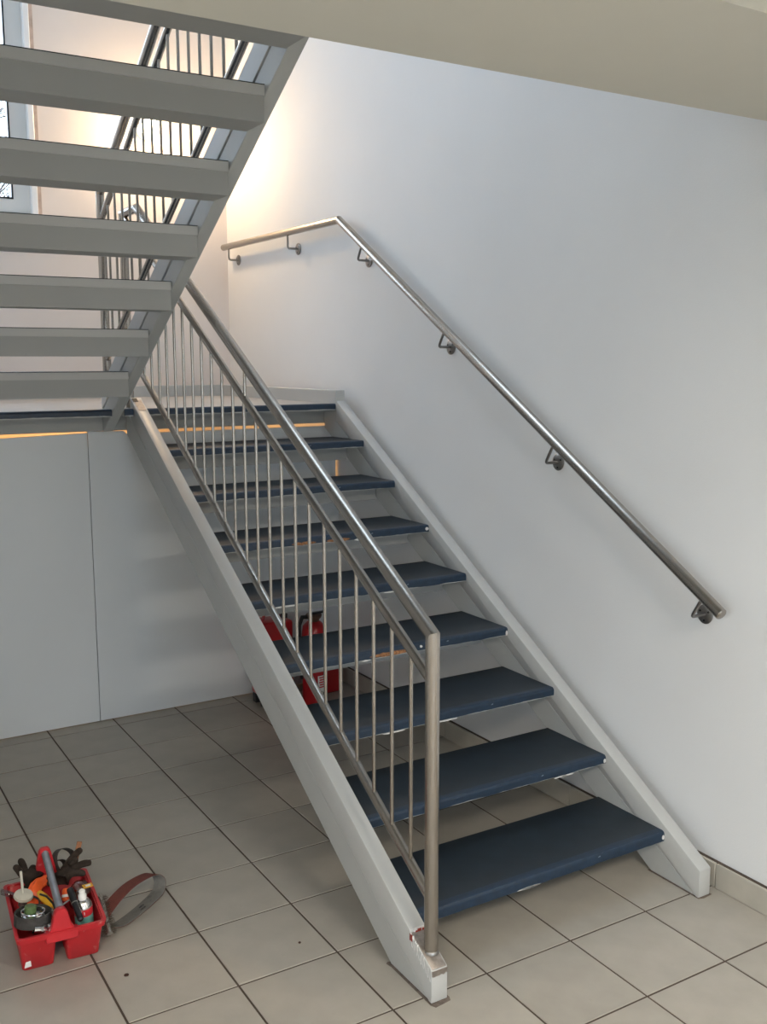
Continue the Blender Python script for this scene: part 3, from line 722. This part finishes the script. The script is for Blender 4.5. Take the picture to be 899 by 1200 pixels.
# gloves
def glove(name, label, wrist, palm, knuck, tips, thumb, pr=.026, fr=.0125):
    root = inloc(name, label, 'glove')
    V = [wrist, palm]; E = [(0, 1)]; Rr = [(.027, .020), (.030, .020)]
    for kn, tp in zip(knuck, tips):
        a = len(V); V.append(kn); Rr.append((.0115, .012)); E.append((1, a))
        mid_ = Vector(kn).lerp(Vector(tp), .55)+Vector((0, 0, .006)); V.append(tuple(mid_)); Rr.append((fr, fr)); E.append((a, a+1))
        V.append(tp); Rr.append((fr*.8, fr*.8)); E.append((a+1, a+2))
    a = len(V); V += [tuple(Vector(wrist).lerp(Vector(thumb), .5)), thumb]; Rr += [(.012, .012), (.0095, .0095)]; E += [(0, a), (a, a+1)]
    me = bpy.data.meshes.new(name); me.from_pydata(V, E, []); me.update()
    t = bpy.data.objects.new('tmp', me); COL.objects.link(t)
    sk = t.modifiers.new('skin', 'SKIN'); sk.use_smooth_shade = True
    for i, r in enumerate(Rr): me.skin_vertices[0].data[i].radius = r
    me.skin_vertices[0].data[0].use_root = True
    sb = t.modifiers.new('sub', 'SUBSURF'); sb.levels = 2; sb.render_levels = 2
    dg = bpy.context.evaluated_depsgraph_get(); m2 = bpy.data.meshes.new_from_object(t.evaluated_get(dg)); bpy.data.objects.remove(t)
    m2.name = 'knit'; m2.materials.clear(); m2.materials.append(MT['glove']); m2.shade_smooth()
    o = bpy.data.objects.new('knit', m2); COL.objects.link(o); o.parent = root
    return root
glove('work_glove', 'dark brown work glove at the back left of the tote, two fingers up', (.004, .112, .140), (-.018, .142, .160),
      [(-.044, .150, .166), (-.034, .166, .172), (-.014, .176, .166), (.002, .172, .156)],
      [(-.068, .178, .196), (-.046, .212, .198), (-.004, .205, .160), (.008, .192, .145)], (-.050, .120, .140))
glove('work_glove', 'dark brown work glove at the back right of the tote, fingers spread right', (.044, .055, .160), (.072, .086, .176),
      [(.098, .074, .178), (.104, .092, .186), (.100, .110, .190), (.088, .122, .186)],
      [(.140, .058, .174), (.163, .078, .200), (.126, .112, .205), (.146, .162, .212)], (.028, .110, .165))
# dark belt loop at the back, wooden stick
bl = inloc('dark_belt_coil', 'dark grey abrasive belt loop curled up at the back of the tote', 'belt')
c0 = Vector((.092, .188, .172)); ax2 = Vector((.55, -.75, .35)).normalized(); a1 = ax2.cross(Vector((0, 0, 1))).normalized(); a2 = ax2.cross(a1)
pts = [c0+a1*(.040*math.cos(t))+a2*(.040*math.sin(t)+.004*math.sin(2*t)) for t in [2*PI*i/32 for i in range(33)]]
lobj('band', MB().ribbon(pts, .026, .002, ax2), 'webbing', bl)
pts = [c0+ax2*-.012+a1*(.030*math.cos(t)+.022)+a2*(.024*math.sin(t)+.014) for t in [2*PI*i/28 for i in range(29)]]
lobj('inner_band', MB().ribbon(pts, .022, .002, ax2), 'webbing', bl)
wd = inloc('wooden_stick', 'flat reddish wooden stick end sticking up at the back right of the tote', 'stick')
lobj('stick', MB().box(-.008, .008, -.003, .003, -.06, .05).xf(Matrix.Translation((.128, .165, .190)) @ Matrix.Rotation(.25, 4, 'Y')), 'wood', wd, bevel=.001)

# wire brush standing against the right of the tote
br = thing('wire_brush', 'round twisted wire brush leaning against the right side of the tote', 'brush', (-.583, .665, 0))
p0, p1 = Vector((-.588, .630, .026)), Vector((-.584, .742, .095)); bd = (p1-p0).normalized()
lobj_w = lambda n, mb, m, p, **k: obj(n, mb, m, p, **k)
lobj_w('core', MB().tube([p0, p1], .009, 12), 'galv', br)
bw = MB(); rs = random.Random(3); q1 = bd.cross(Vector((1, 0, 0))).normalized(); q2 = bd.cross(q1)
for i in range(420):
    a = rs.random()*2*PI; u_ = rs.random(); b0 = p0+(p1-p0)*u_; rd = q1*math.cos(a)+q2*math.sin(a)
    L_ = rs.uniform(.019, .027); tw = bd*rs.uniform(-.006, .006)
    A = b0+rd*.006; B = b0+rd*L_+tw; s_ = rd.cross(bd)*.0007
    if B.z < .002: B.z = .002
    bw.add([A+s_, A-s_, B-s_*.6, B+s_*.6, A+bd*.0009, B+bd*.0006], [(0, 1, 2, 3), (0, 3, 5, 4), (1, 4, 5, 2)])
lobj_w('bristles', bw, 'wire', br, kind='stuff', smooth=False)

# sanding belt loop leaning out to the right of the tote
sb_ = thing('sanding_belt', 'red brown sanding belt loop with grey backing curling on the floor right of the tote', 'belt', (-.45, .76, 0))
ctrl = [(-.585, .690, .020), (-.54, .702, .006), (-.48, .740, .003), (-.42, .785, .003), (-.375, .820, .007), (-.358, .836, .018), (-.353, .845, .034), (-.358, .850, .052),
        (-.378, .848, .068), (-.42, .824, .078), (-.475, .788, .082), (-.53, .742, .078), (-.575, .706, .064), (-.598, .690, .046), (-.598, .686, .032), (-.585, .690, .020)]
def smooth_path(P, n=5, closed=False):
    P = [Vector(p) for p in P]; out = []
    for i in range(len(P)-1):
        a = P[i-1] if i > 0 else P[-2]; b, c = P[i], P[i+1]; d = P[i+2] if i+2 < len(P) else P[1]
        for k in range(n):
            t = k/n; out.append(.5*((2*b)+(c-a)*t+(2*a-5*b+4*c-d)*t*t+(3*b-a-3*c+d)*t**3))
    return out+[P[-1]]
sp_ = smooth_path(ctrl, 5); wdv = Vector((.57, -.82, .10))
lobj_w('backing', MB().ribbon(sp_,   .050, .0010, wdv), 'belt_grey', sb_)
# abrasive outer skin
R = []; n = len(sp_); outp = []
for i in range(n):
    t = (sp_[min(i+1, n-1)]-sp_[max(i-1, 0)]).normalized(); wv = (wdv-t*wdv.dot(t)).normalized(); nn = t.cross(wv)
    cen = Vector((-.46, .775, .05)); nn = nn if nn.dot(sp_[i]-cen) > 0 else -nn
    outp.append(sp_[i]+nn*.0011)
lobj_w('abrasive_face', MB().ribbon(outp, .0505, .0010, wdv), 'belt_red', sb_)
# print on the backing, following the lower run
def on_belt(u, v):                     # u along the lower run in metres from its outer end, v across
    a = Vector((-.40, .800, .0045)); d = Vector((-.07, -.052, 0)).normalized(); wv = Vector((.57, -.82, 0)).normalized()
    return a+d*u+wv*v
pm = MB()
for rad in (.015, .0095):
    pm.rings([[on_belt(-.010+rad*s*math.cos(t), rad*s*math.sin(t)) + Vector((0, 0, dz)) for s, dz in ((1, 0), (1.13, 0), (1.13, .0003), (1, .0003))] for t in [PI*1.7*i/20 for i in range(21)]])
lobj_w('printed_ring', pm, 'ink', sb_, smooth=False)
dv = Vector((.07, .052, 0)).normalized(); wv = Vector((-.57, .82, 0)).normalized()
for ln, (tx, u_, v_) in enumerate((('60820', .048, -.004), ('H0780', .056, .009))):
    mw = Matrix((dv, wv, dv.cross(wv))).transposed().to_4x4(); mw.translation = on_belt(u_, v_)+Vector((.45, -.76, 0))
    text_obj('printed_text', tx, .010, 'ink', sb_, mw)
